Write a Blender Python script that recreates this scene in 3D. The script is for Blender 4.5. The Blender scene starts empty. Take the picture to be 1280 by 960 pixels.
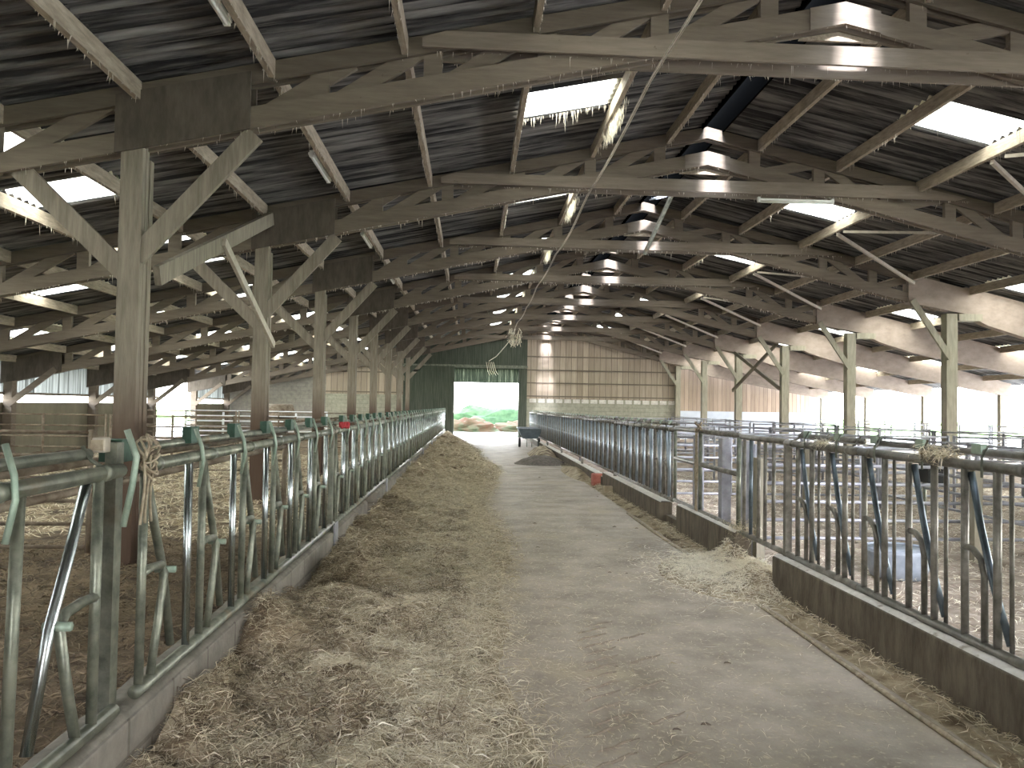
import bpy, math, random
import numpy as np
from mathutils import Matrix, Vector, noise
random.seed(7); rng = np.random.default_rng(7)
C = bpy.context.scene.collection
scn = bpy.context.scene

# ------------------------------------------------------------------ camera
H = 1.75
cam_d = bpy.data.cameras.new('camera'); cam = bpy.data.objects.new('camera', cam_d); C.objects.link(cam)
cam_d.sensor_width = 36.0; cam_d.lens = 961.0/1280*36.0; cam_d.clip_end = 500; cam_d.clip_start = .05
dy = Vector((590-640., -(507-480.), -961.)).normalized()
dx = Vector((1, -.017, 0)); dx = (dx-dy*dx.dot(dy)).normalized(); dz = dx.cross(dy)
R = Matrix((dx, dy, dz)).transposed()          # world -> camera
cam.matrix_world = Matrix.Translation((0, 0, H)) @ R.transposed().to_4x4()
scn.camera = cam

# ------------------------------------------------------------------ light
SKY = 5.5
SUN = 8.0
EXPOSURE = 2.05
w = bpy.data.worlds.new('sky'); scn.world = w; w.use_nodes = True
nt = w.node_tree; nt.nodes.clear()
wo = nt.nodes.new('ShaderNodeOutputWorld'); bg = nt.nodes.new('ShaderNodeBackground')
tc = nt.nodes.new('ShaderNodeTexCoord'); sp = nt.nodes.new('ShaderNodeSeparateXYZ')
rp = nt.nodes.new('ShaderNodeValToRGB')
rp.color_ramp.elements[0].position = 0.0; rp.color_ramp.elements[0].color = (1, 1, .97, 1)
rp.color_ramp.elements[1].position = .7; rp.color_ramp.elements[1].color = (.72, .84, 1, 1)
nt.links.new(tc.outputs['Generated'], sp.inputs[0]); nt.links.new(sp.outputs[2], rp.inputs[0])
nt.links.new(rp.outputs[0], bg.inputs[0]); bg.inputs[1].default_value = SKY
nt.links.new(bg.outputs[0], wo.inputs[0])
sd = bpy.data.lights.new('sun', 'SUN'); sd.energy = SUN; sd.angle = math.radians(6.0); sd.color = (.90, .91, 1)
so = bpy.data.objects.new('sun', sd); C.objects.link(so)
el = math.radians(21)
so.rotation_euler = Vector((0, math.cos(el), -math.sin(el))).to_track_quat('-Z', 'Y').to_euler()
so.location = (4, -30, 40)
vs = scn.view_settings
vs.view_transform = 'Standard'; vs.look = 'None'; vs.gamma = 1; vs.exposure = EXPOSURE
try: vs.use_curve_mapping = False
except Exception: pass

# ------------------------------------------------------------------ materials
def mat(name, c1, c2=None, rough=.85, metal=0., scale=4., detail=6., stretch=(1, 1, 1), bump=0., bscale=None,
        spots=None, trans=0., island=False, lo=.35, hi=.65):
    m = bpy.data.materials.new(name); m.use_nodes = True
    t = m.node_tree; N = t.nodes; L = t.links
    b = N['Principled BSDF']; b.inputs['Roughness'].default_value = rough; b.inputs['Metallic'].default_value = metal
    if 'Specular IOR Level' in b.inputs: b.inputs['Specular IOR Level'].default_value = .3
    if c2 is None:
        b.inputs['Base Color'].default_value = (*c1, 1); return m
    rmp = N.new('ShaderNodeValToRGB')
    rmp.color_ramp.elements[0].position = lo; rmp.color_ramp.elements[1].position = hi
    rmp.color_ramp.elements[0].color = (*c1, 1); rmp.color_ramp.elements[1].color = (*c2, 1)
    g = N.new('ShaderNodeNewGeometry')
    mp = N.new('ShaderNodeMapping'); mp.inputs['Scale'].default_value = stretch
    L.new(g.outputs['Position'], mp.inputs[0])
    nz = N.new('ShaderNodeTexNoise'); nz.inputs['Scale'].default_value = scale; nz.inputs['Detail'].default_value = detail
    nz.inputs['Roughness'].default_value = .65
    L.new(mp.outputs[0], nz.inputs[0])
    if island:
        L.new(g.outputs['Random Per Island'], rmp.inputs[0])
    else:
        L.new(nz.outputs[0], rmp.inputs[0])
    col = rmp.outputs[0]
    if spots:
        sc, thr, colr = spots
        n2 = N.new('ShaderNodeTexNoise'); n2.inputs['Scale'].default_value = sc; n2.inputs['Detail'].default_value = 4
        L.new(g.outputs['Position'], n2.inputs[0])
        r2 = N.new('ShaderNodeValToRGB'); r2.color_ramp.elements[0].position = thr; r2.color_ramp.elements[1].position = thr+.12
        L.new(n2.outputs[0], r2.inputs[0])
        mx = N.new('ShaderNodeMixRGB'); L.new(r2.outputs[0], mx.inputs[0]); L.new(col, mx.inputs[1]); mx.inputs[2].default_value = (*colr, 1)
        col = mx.outputs[0]
    L.new(col, b.inputs['Base Color'])
    if bump:
        bn = N.new('ShaderNodeBump'); bn.inputs['Strength'].default_value = bump; bn.inputs['Distance'].default_value = .02
        if bscale:
            n3 = N.new('ShaderNodeTexNoise'); n3.inputs['Scale'].default_value = bscale; n3.inputs['Detail'].default_value = 6
            L.new(mp.outputs[0], n3.inputs[0]); L.new(n3.outputs[0], bn.inputs['Height'])
        else: L.new(nz.outputs[0], bn.inputs['Height'])
        L.new(bn.outputs[0], b.inputs['Normal'])
    if trans:
        tr = N.new('ShaderNodeBsdfTranslucent'); L.new(col, tr.inputs[0])
        ms = N.new('ShaderNodeMixShader'); ms.inputs[0].default_value = trans
        L.new(b.outputs[0], ms.inputs[1]); L.new(tr.outputs[0], ms.inputs[2]); L.new(ms.outputs[0], N['Material Output'].inputs[0])
    return m
M = {}
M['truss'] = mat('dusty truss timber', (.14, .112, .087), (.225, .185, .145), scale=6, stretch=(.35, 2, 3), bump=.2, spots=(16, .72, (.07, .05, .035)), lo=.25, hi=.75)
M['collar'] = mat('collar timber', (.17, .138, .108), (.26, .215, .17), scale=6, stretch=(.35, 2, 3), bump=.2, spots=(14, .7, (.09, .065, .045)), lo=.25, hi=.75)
M['chord'] = mat('top chord timber darkened for contrast', (.095, .075, .058), (.16, .13, .10), scale=6, stretch=(.35, 2, 3), bump=.2, lo=.25, hi=.75)  # darker than the collar: missing shadow contrast put into the timber tones
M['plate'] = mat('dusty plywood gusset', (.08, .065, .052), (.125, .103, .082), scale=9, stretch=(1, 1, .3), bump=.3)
M['purlin'] = mat('dusty purlin timber', (.25, .205, .16), (.42, .35, .27), scale=7, stretch=(3, .6, 3), bump=.4)
M['roof'] = mat('grimy rib-shaded fibre cement', (.022, .021, .022), (.30, .285, .27), scale=1.7, detail=9, stretch=(.22, 5.5, 1), bump=.2, lo=.42, hi=.72)  # streaks carry grime and the painted light and dark of the corrugation
M['ridge_shade'] = mat('board blackened for slot shade', (.003, .003, .003), rough=1.)  # near-black colour stands in for the shade inside the ridge slot
M['ridge_shade'].node_tree.nodes['Principled BSDF'].inputs['Base Color'].default_value = (.003, .003, .003, 1)
M['ridge_shade'].node_tree.nodes['Principled BSDF'].inputs['Specular IOR Level'].default_value = 0
M['mud'] = mat('dried mud', (.25, .20, .155), (.34, .28, .215), scale=9)
M['clod'] = mat('dark dirt', (.12, .09, .07), (.2, .16, .12), scale=9)
M['lathwood'] = mat('pale lath timber', (.42, .37, .31), (.55, .49, .41), scale=8)
M['pinkbeam'] = mat('pale plywood box beam', (.27, .215, .18), (.36, .29, .245), scale=5, stretch=(.6, 1, 1), bump=.1)
M['hay'] = mat('hay', (.25, .19, .12), (.50, .42, .29), scale=5, detail=12, bump=1.0, bscale=40, spots=(3.2, .52, (.13, .092, .055)))
M['strand'] = mat('hay strands', (.40, .325, .20), (.88, .79, .60), island=True, lo=0, hi=1, rough=.7)
M['strand_pale'] = mat('straw strands', (.68, .60, .45), (.97, .91, .76), island=True, lo=0, hi=1, rough=.7)
M['strand_dark'] = mat('soiled straw strands', (.085, .06, .04), (.34, .26, .17), island=True, lo=0, hi=1, rough=.8)
M['bedding'] = mat('straw bedding', (.07, .05, .035), (.30, .225, .145), scale=2.2, detail=12, bump=1.0, bscale=25)
M['penfloor'] = mat('dry pen litter', (.22, .17, .13), (.46, .38, .31), scale=3.5, detail=10, bump=1.0, bscale=22, spots=(6, .6, (.22, .17, .12)))
M['kerb_grey'] = mat('grey block kerb', (.16, .145, .12), (.30, .275, .235), scale=5, detail=8, bump=.4)
M['kerb_dark'] = mat('stained concrete kerb', (.075, .06, .045), (.17, .14, .105), scale=3, stretch=(3, 3, .8), detail=8, bump=.4, bscale=20)
M['kerb_top'] = mat('worn pale concrete', (.55, .52, .47), (.72, .69, .64), scale=8, bump=.4, spots=(12, .6, (.35, .31, .26)))
M['galv'] = mat('dusty galvanised tube', (.12, .13, .105), (.27, .275, .22), rough=.42, metal=.55, scale=9, spots=(3, .62, (.19, .15, .10)))
M['galv_grey'] = mat('brown dusted tube', (.13, .12, .10), (.27, .25, .22), rough=.42, metal=.5, scale=9)
M['galv_light'] = mat('pale galvanised tube', (.27, .27, .30), (.42, .42, .46), rough=.45, metal=.4, scale=7)
M['shiny'] = mat('polished galvanised tube', (.34, .38, .39), (.55, .60, .61), rough=.27, metal=1., scale=6)
M['blue'] = mat('blue grey steel', (.07, .09, .10), (.18, .215, .25), rough=.33, metal=.6, scale=4)
M['green'] = mat('green enamel plate', (.025, .06, .04), (.05, .11, .075), rough=.5, scale=10)
M['latch'] = mat('pale green latch steel', (.22, .29, .23), (.36, .42, .34), rough=.45, metal=.3, scale=10)
M['red'] = mat('red painted steel', (.45, .05, .06))
M['rope'] = mat('old rope', (.25, .2, .14), (.45, .38, .28), scale=20)
M['white_enamel'] = mat('white lamp enamel', (.72, .72, .68), (.85, .85, .8), scale=6, rough=.5)
M['green_wood'] = mat('dark green boards', (.05, .06, .045), (.10, .11, .085), scale=3, stretch=(6, 1, .3))
M['post_r'] = mat('pale right post timber', (.24, .215, .165), (.34, .31, .24), scale=4, stretch=(4, 4, .6), bump=.2)
M['rubber'] = mat('tyre rubber', (.03, .03, .03))
M['dung'] = mat('dark sweepings', (.10, .085, .07), (.20, .17, .145), scale=12, detail=8, bump=.8, bscale=40)
M['redblock'] = mat('red salt lick', (.40, .13, .10), (.52, .2, .16), scale=10)
M['tanblock'] = mat('tan block', (.36, .29, .2), (.46, .39, .28), scale=10)
M['grass'] = mat('meadow grass', (.20, .34, .10), (.36, .46, .20), scale=2)
M['earth'] = mat('red earth', (.060, .020, .008), (.035, .045, .020), scale=.9)
M['yard'] = mat('pale yard gravel', (.52, .50, .46), (.66, .64, .60), scale=1)
M['bush'] = mat('bush leaves', (.010, .030, .008), (.03, .06, .022), scale=2)
M['skylight'] = mat('translucent roof sheet', (.88, .82, .62), (.96, .92, .78), scale=5, trans=.85, spots=(14, .66, (.5, .44, .30)))
M['cladsheet'] = mat('translucent wall sheet', (.012, .012, .010), (.16, .165, .155), scale=1.1, stretch=(1, 7, .15), trans=.5, lo=.3, hi=.66)

# concrete aisle: tone changes across width, worn dirt, tyre prints
def floor_material():
    m = mat('dusty concrete', (.25, .205, .155), (.52, .45, .37), rough=.6, scale=1.5, detail=12, bump=.35, bscale=45, lo=.32, hi=.68, spots=(1.1, .56, (.44, .37, .27)))
    t = m.node_tree; N = t.nodes; L = t.links; b = N['Principled BSDF']
    old = b.inputs['Base Color'].links[0].from_socket
    n = N.new('ShaderNodeTexNoise'); n.inputs['Scale'].default_value = 26; n.inputs['Detail'].default_value = 5
    g = N.new('ShaderNodeNewGeometry'); L.new(g.outputs['Position'], n.inputs[0])
    r = N.new('ShaderNodeValToRGB'); r.color_ramp.elements[0].position = .58; r.color_ramp.elements[1].position = .70
    L.new(n.outputs[0], r.inputs[0])
    mx = N.new('ShaderNodeMixRGB'); mx.inputs[2].default_value = (.55, .47, .34, 1); L.new(r.outputs[0], mx.inputs[0]); L.new(old, mx.inputs[1])
    L.new(mx.outputs[0], b.inputs['Base Color'])
    return m
M['floor'] = floor_material()

def plank_material(name, c1, c2, gap, width, axis='X'):
    m = mat(name, c1, c2, scale=2.5, stretch=(5, 5, .4))
    t = m.node_tree; N = t.nodes; L = t.links; b = N['Principled BSDF']
    old = b.inputs['Base Color'].links[0].from_socket
    g = N.new('ShaderNodeNewGeometry'); s = N.new('ShaderNodeSeparateXYZ'); L.new(g.outputs['Position'], s.inputs[0])
    d = N.new('ShaderNodeMath'); d.operation = 'DIVIDE'; d.inputs[1].default_value = width; L.new(s.outputs[axis], d.inputs[0])
    f = N.new('ShaderNodeMath'); f.operation = 'FRACT'; L.new(d.outputs[0], f.inputs[0])
    lt = N.new('ShaderNodeMath'); lt.operation = 'LESS_THAN'; lt.inputs[1].default_value = gap; L.new(f.outputs[0], lt.inputs[0])
    fl = N.new('ShaderNodeMath'); fl.operation = 'FLOOR'; L.new(d.outputs[0], fl.inputs[0])
    wn = N.new('ShaderNodeTexWhiteNoise'); wn.noise_dimensions = '1D'; L.new(fl.outputs[0], wn.inputs['W'])
    hs = N.new('ShaderNodeHueSaturation'); L.new(old, hs.inputs['Color'])
    mr = N.new('ShaderNodeMapRange'); mr.inputs['To Min'].default_value = .82; mr.inputs['To Max'].default_value = 1.15
    L.new(wn.outputs['Value'], mr.inputs[0]); L.new(mr.outputs[0], hs.inputs['Value'])
    mx = N.new('ShaderNodeMixRGB'); L.new(lt.outputs[0], mx.inputs[0]); L.new(hs.outputs[0], mx.inputs[1]); mx.inputs[2].default_value = (c1[0]*.45, c1[1]*.45, c1[2]*.45, 1)
    L.new(mx.outputs[0], b.inputs['Base Color'])
    return m
M['cladding'] = plank_material('tan vertical boards', (.36, .285, .215), (.46, .375, .295), .08, .33)
M['pinkclad'] = plank_material('pinkish vertical boards', (.34, .25, .19), (.42, .32, .245), .08, .25)
def block_material(name, c1, c2, c3, bw=.5, bh=.22):
    m = mat(name, tuple(q*.7 for q in c1), tuple(min(1, q*1.25) for q in c2), scale=5, detail=10, bump=.3, bscale=30)
    t = m.node_tree; N = t.nodes; L = t.links; b = N['Principled BSDF']
    g = N.new('ShaderNodeNewGeometry'); s = N.new('ShaderNodeSeparateXYZ'); L.new(g.outputs['Position'], s.inputs[0])
    ad = N.new('ShaderNodeMath'); L.new(s.outputs['X'], ad.inputs[0]); L.new(s.outputs['Y'], ad.inputs[1])
    cb = N.new('ShaderNodeCombineXYZ'); L.new(ad.outputs[0], cb.inputs[0]); L.new(s.outputs['Z'], cb.inputs[1])
    br = N.new('ShaderNodeTexBrick'); br.inputs['Scale'].default_value = 1; br.inputs['Brick Width'].default_value = bw
    br.inputs['Row Height'].default_value = bh; br.inputs['Mortar Size'].default_value = .012
    br.inputs['Color1'].default_value = (*c1, 1); br.inputs['Color2'].default_value = (*c2, 1); br.inputs['Mortar'].default_value = (*c3, 1)
    L.new(cb.outputs[0], br.inputs[0])
    old = b.inputs['Base Color'].links[0].from_socket
    mx = N.new('ShaderNodeMixRGB'); mx.blend_type = 'MIX'; mx.inputs[0].default_value = .55; L.new(old, mx.inputs[1]); L.new(br.outputs[0], mx.inputs[2])
    L.new(mx.outputs[0], b.inputs['Base Color'])
    return m
M['block'] = block_material('pale concrete blocks', (.31, .30, .235), (.37, .355, .28), (.22, .21, .16))
M['block_grey'] = block_material('grey rendered blocks', (.24, .22, .19), (.28, .26, .22), (.18, .17, .15))
M['kerb_block'] = block_material('kerb blocks', (.20, .18, .155), (.27, .245, .21), (.11, .09, .075), bw=.5, bh=.2)
M['wallpanel'] = mat('olive concrete panels', (.17, .155, .11), (.25, .23, .165), scale=1.2, stretch=(1, 1, .4), bump=.2)
M['paleblue'] = mat('whitewashed wall', (.42, .46, .54), (.54, .57, .63), scale=1)

def post_material():       # weathered post, rubbed red-brown by cattle below 1.9 m
    m = mat('weathered post timber', (.19, .16, .125), (.29, .25, .20), scale=4, stretch=(5, 5, .5), bump=.3)
    t = m.node_tree; N = t.nodes; L = t.links; b = N['Principled BSDF']
    old = b.inputs['Base Color'].links[0].from_socket
    g = N.new('ShaderNodeNewGeometry'); s = N.new('ShaderNodeSeparateXYZ'); L.new(g.outputs['Position'], s.inputs[0])
    mr = N.new('ShaderNodeMapRange'); mr.inputs['From Min'].default_value = 1.3; mr.inputs['From Max'].default_value = 2.1
    mr.inputs['To Min'].default_value = 1; mr.inputs['To Max'].default_value = 0; L.new(s.outputs['Z'], mr.inputs[0])
    mx = N.new('ShaderNodeMixRGB'); mx.inputs[2].default_value = (.11, .072, .052, 1); L.new(mr.outputs[0], mx.inputs[0]); L.new(old, mx.inputs[1])
    L.new(mx.outputs[0], b.inputs['Base Color'])
    return m
M['post'] = post_material()

# ------------------------------------------------------------------ builders
class MB:
    def __init__(s): s.v = []; s.f = []; s.sm = []
    def add(s, vs_, fs, smooth=False):
        o = len(s.v); s.v += [tuple(p) for p in vs_]; s.f += [tuple(i+o for i in f) for f in fs]; s.sm += [smooth]*len(fs)
    def box(s, x0, x1, y0, y1, z0, z1):
        s.add([(x0,y0,z0),(x1,y0,z0),(x1,y1,z0),(x0,y1,z0),(x0,y0,z1),(x1,y0,z1),(x1,y1,z1),(x0,y1,z1)],
              [(0,3,2,1),(4,5,6,7),(0,1,5,4),(1,2,6,5),(2,3,7,6),(3,0,4,7)])
        return s
    def prism(s, poly, y0, y1):       # polygon in XZ
        n = len(poly)
        a = sum(poly[i][0]*poly[(i+1)%n][1]-poly[(i+1)%n][0]*poly[i][1] for i in range(n))
        if a < 0: poly = poly[::-1]
        vs_ = [(x, y0, z) for x, z in poly]+[(x, y1, z) for x, z in poly]
        fs = [tuple(range(n)), tuple(range(2*n-1, n-1, -1))]
        for i in range(n): fs.append((i, i+n, (i+1)%n+n, (i+1)%n))
        s.add(vs_, fs); return s
    def beam(s, p0, p1, w_, h_, up=(0, 0, 1)):
        p0 = Vector(p0); p1 = Vector(p1); d = (p1-p0).normalized(); r = d.cross(Vector(up)).normalized(); u = r.cross(d)
        vs_ = [p+r*a*w_/2+u*b*h_/2 for p in (p0, p1) for a, b in ((-1,-1),(1,-1),(1,1),(-1,1))]
        s.add(vs_, [(0,1,2,3),(7,6,5,4),(0,4,5,1),(1,5,6,2),(2,6,7,3),(3,7,4,0)]); return s
    def tube(s, pts, r, n=8):
        pts = [Vector(p) for p in pts]; rings = []
        for i, p in enumerate(pts):
            d = (pts[min(i+1, len(pts)-1)]-pts[max(i-1, 0)]).normalized()
            a = Vector((0, 0, 1)) if abs(d.z) < .9 else Vector((1, 0, 0))
            e = d.cross(a).normalized(); g = e.cross(d)
            rr = r[i] if isinstance(r, (list, tuple)) else r
            rings.append([p+(e*math.cos(t)+g*math.sin(t))*rr for t in (2*math.pi*k/n for k in range(n))])
        vs_ = [q for ring in rings for q in ring]; fs = []
        for i in range(len(pts)-1):
            for k in range(n): fs.append((i*n+k, i*n+(k+1)%n, (i+1)*n+(k+1)%n, (i+1)*n+k))
        fs.append(tuple(range(n-1, -1, -1))); fs.append(tuple((len(pts)-1)*n+k for k in range(n)))
        s.add(vs_, fs, True); return s
    def build(s, name, m, parent=None, origin=None, bevel=0):
        me = bpy.data.meshes.new(name)
        off = Vector(parent.location) if parent else (Vector(origin) if origin else Vector((0, 0, 0)))
        if parent and parent.parent: off = off+Vector(parent.parent.location)
        me.from_pydata([(x-off.x, y-off.y, z-off.z) for x, y, z in s.v], [], s.f)
        me.polygons.foreach_set('use_smooth', s.sm); me.materials.append(M[m] if isinstance(m, str) else m); me.update()
        o = bpy.data.objects.new(name, me); C.objects.link(o)
        if parent: o.parent = parent
        else: o.location = off
        if bevel:
            b = o.modifiers.new('bevel', 'BEVEL'); b.width = bevel; b.segments = 2; b.limit_method = 'ANGLE'
        return o
def tag(o, label, cat, group=None, kind=None):
    if label: o['label'] = label
    if cat: o['category'] = cat
    if group: o['group'] = group
    if kind: o['kind'] = kind
    return o
def thing(name, loc, label, cat, group=None):
    o = bpy.data.objects.new(name, None); o.empty_display_size = .2; C.objects.link(o); o.location = loc
    return tag(o, label, cat, group)
def dup(root, loc, label, group=None):
    r = root.copy(); C.objects.link(r); r.location = loc; r['label'] = label
    if group: r['group'] = group
    for ch in list(root.children):
        c = ch.copy(); C.objects.link(c); c.parent = r
        for gch in list(ch.children):
            d = gch.copy(); C.objects.link(d); d.parent = c
    return r
def struct(mb, name, m, parent=None):
    o = mb.build(name, m, parent); o['kind'] = 'structure'; return o
ORD = ['nearest', 'second', 'third', 'fourth', 'fifth', 'sixth', 'seventh', 'eighth', 'ninth', 'tenth', 'eleventh', 'twelfth', 'thirteenth', 'fourteenth']
F = lambda k: 8.3+5*k
RX = 4.05
def zt(x): return 6.54-(.215*(RX-x) if x < RX else .23*(x-RX))       # top of truss = underside of purlins
def zb(x): return 6.05-(.2175*(RX-x) if x < RX else .243*(x-RX))
SHEET = .20
YB, YF = -10.0, 44.5
PL = [3.35, 2.02, .62, -.79, -2.19, -3.57, -4.97, -6.37, -7.77, -9.17, -10.57, -11.97, -13.37]
PR = [4.99, 6.41, 7.86, 9.3, 10.74, 12.18, 13.62, 15.06, 16.5, 17.94, 19.38]

# ------------------------------------------------------------------ ground and floors
def grid(name, m, x0, x1, y0, y1, nx, ny, hf, kind='structure', label=None, cat=None):
    xs = np.linspace(x0, x1, nx); ys = np.linspace(y0, y1, ny)
    vs_ = [(x, y, hf(x, y)) for y in ys for x in xs]
    fs = [(j*nx+i, j*nx+i+1, (j+1)*nx+i+1, (j+1)*nx+i) for j in range(ny-1) for i in range(nx-1)]
    mb = MB(); mb.add(vs_, fs, True); o = mb.build(name, m); o['kind'] = kind
    if label: o['label'] = label; o['category'] = cat
    return o
fl = MB().box(-1.5, 3.05, YB, 43.9, -.15, 0.); struct(fl, 'floor', 'floor')
def nz(x, y, z=0): return noise.noise(Vector((x, y, z)))
grid('floor', 'bedding', -14, -1.6, YB, 43.5, 130, 500, lambda x, y: .03+.05*nz(x*1.5, y*1.5)+.05*nz(x*5, y*5, 3)+.02*nz(x*14, y*14, 9))
grid('floor', 'penfloor', 3.1, 20.6, YB, 44.7, 170, 500, lambda x, y: .0+.05*nz(x*1.5, y*1.5, 7)+.05*nz(x*5, y*5, 5)+.02*nz(x*14, y*14, 9))
struct(MB().box(-90, 110, -80, 200, -.5, -.16), 'ground', 'grass')
struct(MB().box(20.7, 45, -20, 60, -.4, -.06), 'ground', 'yard')
struct(MB().box(-30, -13.95, -20, 60, -.4, -.06), 'ground', 'yard')
struct(MB().box(-12, 20.7, 44.9, 62, -.4, -.03), 'ground', 'yard')
struct(MB().box(-12, 20.7, -20, YB, -.4, -.03), 'ground', 'yard')

# ------------------------------------------------------------------ roof sheets with real corrugation
WL = .177
def corr(y): return .030*math.sin(2*math.pi*y/WL)
SKY_L = {}    # cell column -> list of y ranges
skyl = []     # (side, i, y0, y1, label)
def rows(side): 
    return ([RX-.08]+PL+[-14.3]) if side == 'L' else ([RX+.27]+PR+[20.9])
def add_sky(side, i, y0, y1, label): skyl.append((side, i, round(y0/WL)*WL, round(y1/WL)*WL, label))
for k in range(-1, 7):
    bay = 'ahead of the %s roof truss' % ORD[k+1] if k < 7 else ''
    add_sky('L', 2, F(k)+2.15, F(k)+3.05, 'glowing translucent sheet in left main slope, '+bay)
    add_sky('R', 2, F(k)+2.15, F(k)+3.05, 'glowing translucent sheet in right main slope, '+bay)
    add_sky('L', 7, F(k)+2.3, F(k)+3.2, 'translucent sheet over left pens beside the posts, '+bay)
    add_sky('L', 7, F(k)+.4, F(k)+1.3, 'smaller translucent sheet over left pens close beyond a truss, '+bay)
    add_sky('L', 9, F(k)+2.6, F(k)+3.5, 'translucent sheet halfway down left lean-to roof, '+bay)
    add_sky('L', 11, F(k)+1.6, F(k)+2.5, 'translucent sheet low on left lean-to roof, '+bay)
    add_sky('R', 6, F(k)+1.2, F(k)+2.1, 'translucent sheet over right pens beyond the posts, '+bay)
    add_sky('R', 6, F(k)+3.5, F(k)+4.4, 'second translucent sheet over right pens beyond the posts, '+bay)
    add_sky('R', 9, F(k)-.4, F(k)+.5+.5, 'translucent sheet low on right lean-to roof, '+bay)
def sheet_pts(side, xs, y0, y1, dyy=WL/6):
    ys = np.arange(round(y0/dyy), round(y1/dyy)+1)*dyy
    return ys
def roof(side):
    xs = rows(side); ys = sheet_pts(side, xs, YB, YF)
    holes = {}
    for s, i, a, b, l in skyl:
        if s == side: holes.setdefault(i, []).append((a, b))
    mb = MB(); n = len(ys)
    # overlapping rows of sheets
    for i in range(len(xs)-1):
        xa, xb = xs[i], xs[i+1]
        sg = -1 if side == 'L' else 1
        xlow = xb+sg*.10
        za = zt(xa)+SHEET+.045; zb_ = zt(xlow)+SHEET+.06
        zs = [corr(y) for y in ys]
        vs_ = [(xa, y, za+c) for y, c in zip(ys, zs)]+[(xlow, y, zb_+c) for y, c in zip(ys, zs)]
        fs = []
        for j in range(n-1):
            ym = (ys[j]+ys[j+1])/2
            if any(a < ym < b for a, b in holes.get(i, [])): continue
            fs.append((j, j+1, n+j+1, n+j))
        mb.add(vs_, fs, True)
    o = struct(mb, 'ceiling', 'roof')
roof('L'); roof('R')
for s, i, a, b, l in skyl:
    xs = rows(s); xa, xb = xs[i], xs[i+1]; sg = -1 if s == 'L' else 1; xlow = xb+sg*.08
    ys = sheet_pts(s, xs, a, b); n = len(ys); mb = MB()
    za = zt(xa)+SHEET+.045; zb_ = zt(xlow)+SHEET+.06
    mb.add([(xa, y, za+corr(y)) for y in ys]+[(xlow, y, zb_+corr(y)) for y in ys], [(j, j+1, n+j+1, n+j) for j in range(n-1)], True)
    o = mb.build('skylight_sheet', 'skylight', None, (xa, a, za)); tag(o, l, 'skylight', 'translucent roof sheets')
# ridge vent: two upstand boards along an open slot
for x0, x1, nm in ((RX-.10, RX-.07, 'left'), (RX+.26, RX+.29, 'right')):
    o = MB().box(x0, x1, YB, YF, zt(x0)+.16, 7.22).build('ridge_board', 'ridge_shade', None, (x0, 0, 6.6))
    tag(o, 'long upstand board blackened for shade on the %s edge of the open ridge slot' % nm, 'ridge board')

# ------------------------------------------------------------------ purlins
for side, P in (('L', PL), ('R', PR)):
    for i, x in enumerate(P):
        mb = MB()
        for k in range(-4, 7):
            mb.box(x-.035, x+.035, max(YB, F(k)+.096), F(k+1)-.096, zt(x)+.002, zt(x)+SHEET)
        o = mb.build('purlin', 'purlin', None, (x, 0, zt(x)), bevel=.004)
        s = 'left' if side == 'L' else 'right'
        tag(o, 'long dusty roof purlin, %s one counted from the ridge on the %s slope' % (('first' if i == 0 else ORD[i]), s), 'purlin', 'roof purlins')

# ------------------------------------------------------------------ trusses
def chord(mb, xa, xb, ztop, zbot, plies):
    for y0, y1 in plies:
        mb.prism([(xa, ztop(xa)), (xb, ztop(xb)), (xb, zbot(xb)), (xa, zbot(xa))], Y0+y0, Y0+y1)
def seg(xa, xb):
    return xa, xb
Y0 = F(0)
TR = thing('roof_truss', (RX, Y0, 4.4), '', 'roof truss', 'timber roof trusses')
pl2 = [(-.095, -.045), (.045, .095)]
for xa, xb in ((-3.5, RX), (RX, 11.4)):
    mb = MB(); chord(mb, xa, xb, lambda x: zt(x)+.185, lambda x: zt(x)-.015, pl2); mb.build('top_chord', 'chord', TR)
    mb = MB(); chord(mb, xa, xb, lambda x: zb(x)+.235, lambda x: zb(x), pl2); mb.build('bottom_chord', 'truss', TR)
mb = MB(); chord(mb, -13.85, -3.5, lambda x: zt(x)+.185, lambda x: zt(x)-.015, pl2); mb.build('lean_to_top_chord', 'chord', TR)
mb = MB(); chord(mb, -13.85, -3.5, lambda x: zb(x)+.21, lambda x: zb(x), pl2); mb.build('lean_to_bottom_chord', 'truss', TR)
# webs
vx = [-1.7, -.49, .75, 1.99, 3.22, 4.92, 6.09, 7.3, 8.5, 9.75]
for x in vx:
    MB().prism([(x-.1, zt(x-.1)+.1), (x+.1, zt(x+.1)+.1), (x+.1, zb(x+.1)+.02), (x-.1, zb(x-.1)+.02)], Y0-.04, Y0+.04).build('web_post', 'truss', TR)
def diag(xa, xb, up_to_b=True, wd=.17):
    za, zb_ = (zb(xa)+.15, zt(xb)+.06) if up_to_b else (zt(xa)+.06, zb(xb)+.15)
    MB().beam((xa, Y0+.0, za), (xb, Y0+.0, zb_), .05, wd).build('web_diagonal', 'truss', TR)
for xa in (-2.3, -1.55, -.35, .9, 2.15): diag(xa, xa+.95)
for i, xa in enumerate((5.05, 6.2, 7.4, 8.6, 9.8)): diag(xa, xa+.95, i % 2 == 0)
vx2 = [-5.1, -6.6, -8.0, -9.4, -10.8, -11.9]
for x in vx2:
    MB().prism([(x-.1, zt(x-.1)+.1), (x+.1, zt(x+.1)+.1), (x+.1, zb(x+.1)+.02), (x-.1, zb(x-.1)+.02)], Y0-.04, Y0+.04).build('web_post', 'truss', TR)
    diag(x+.15, x+1.2)
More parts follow.
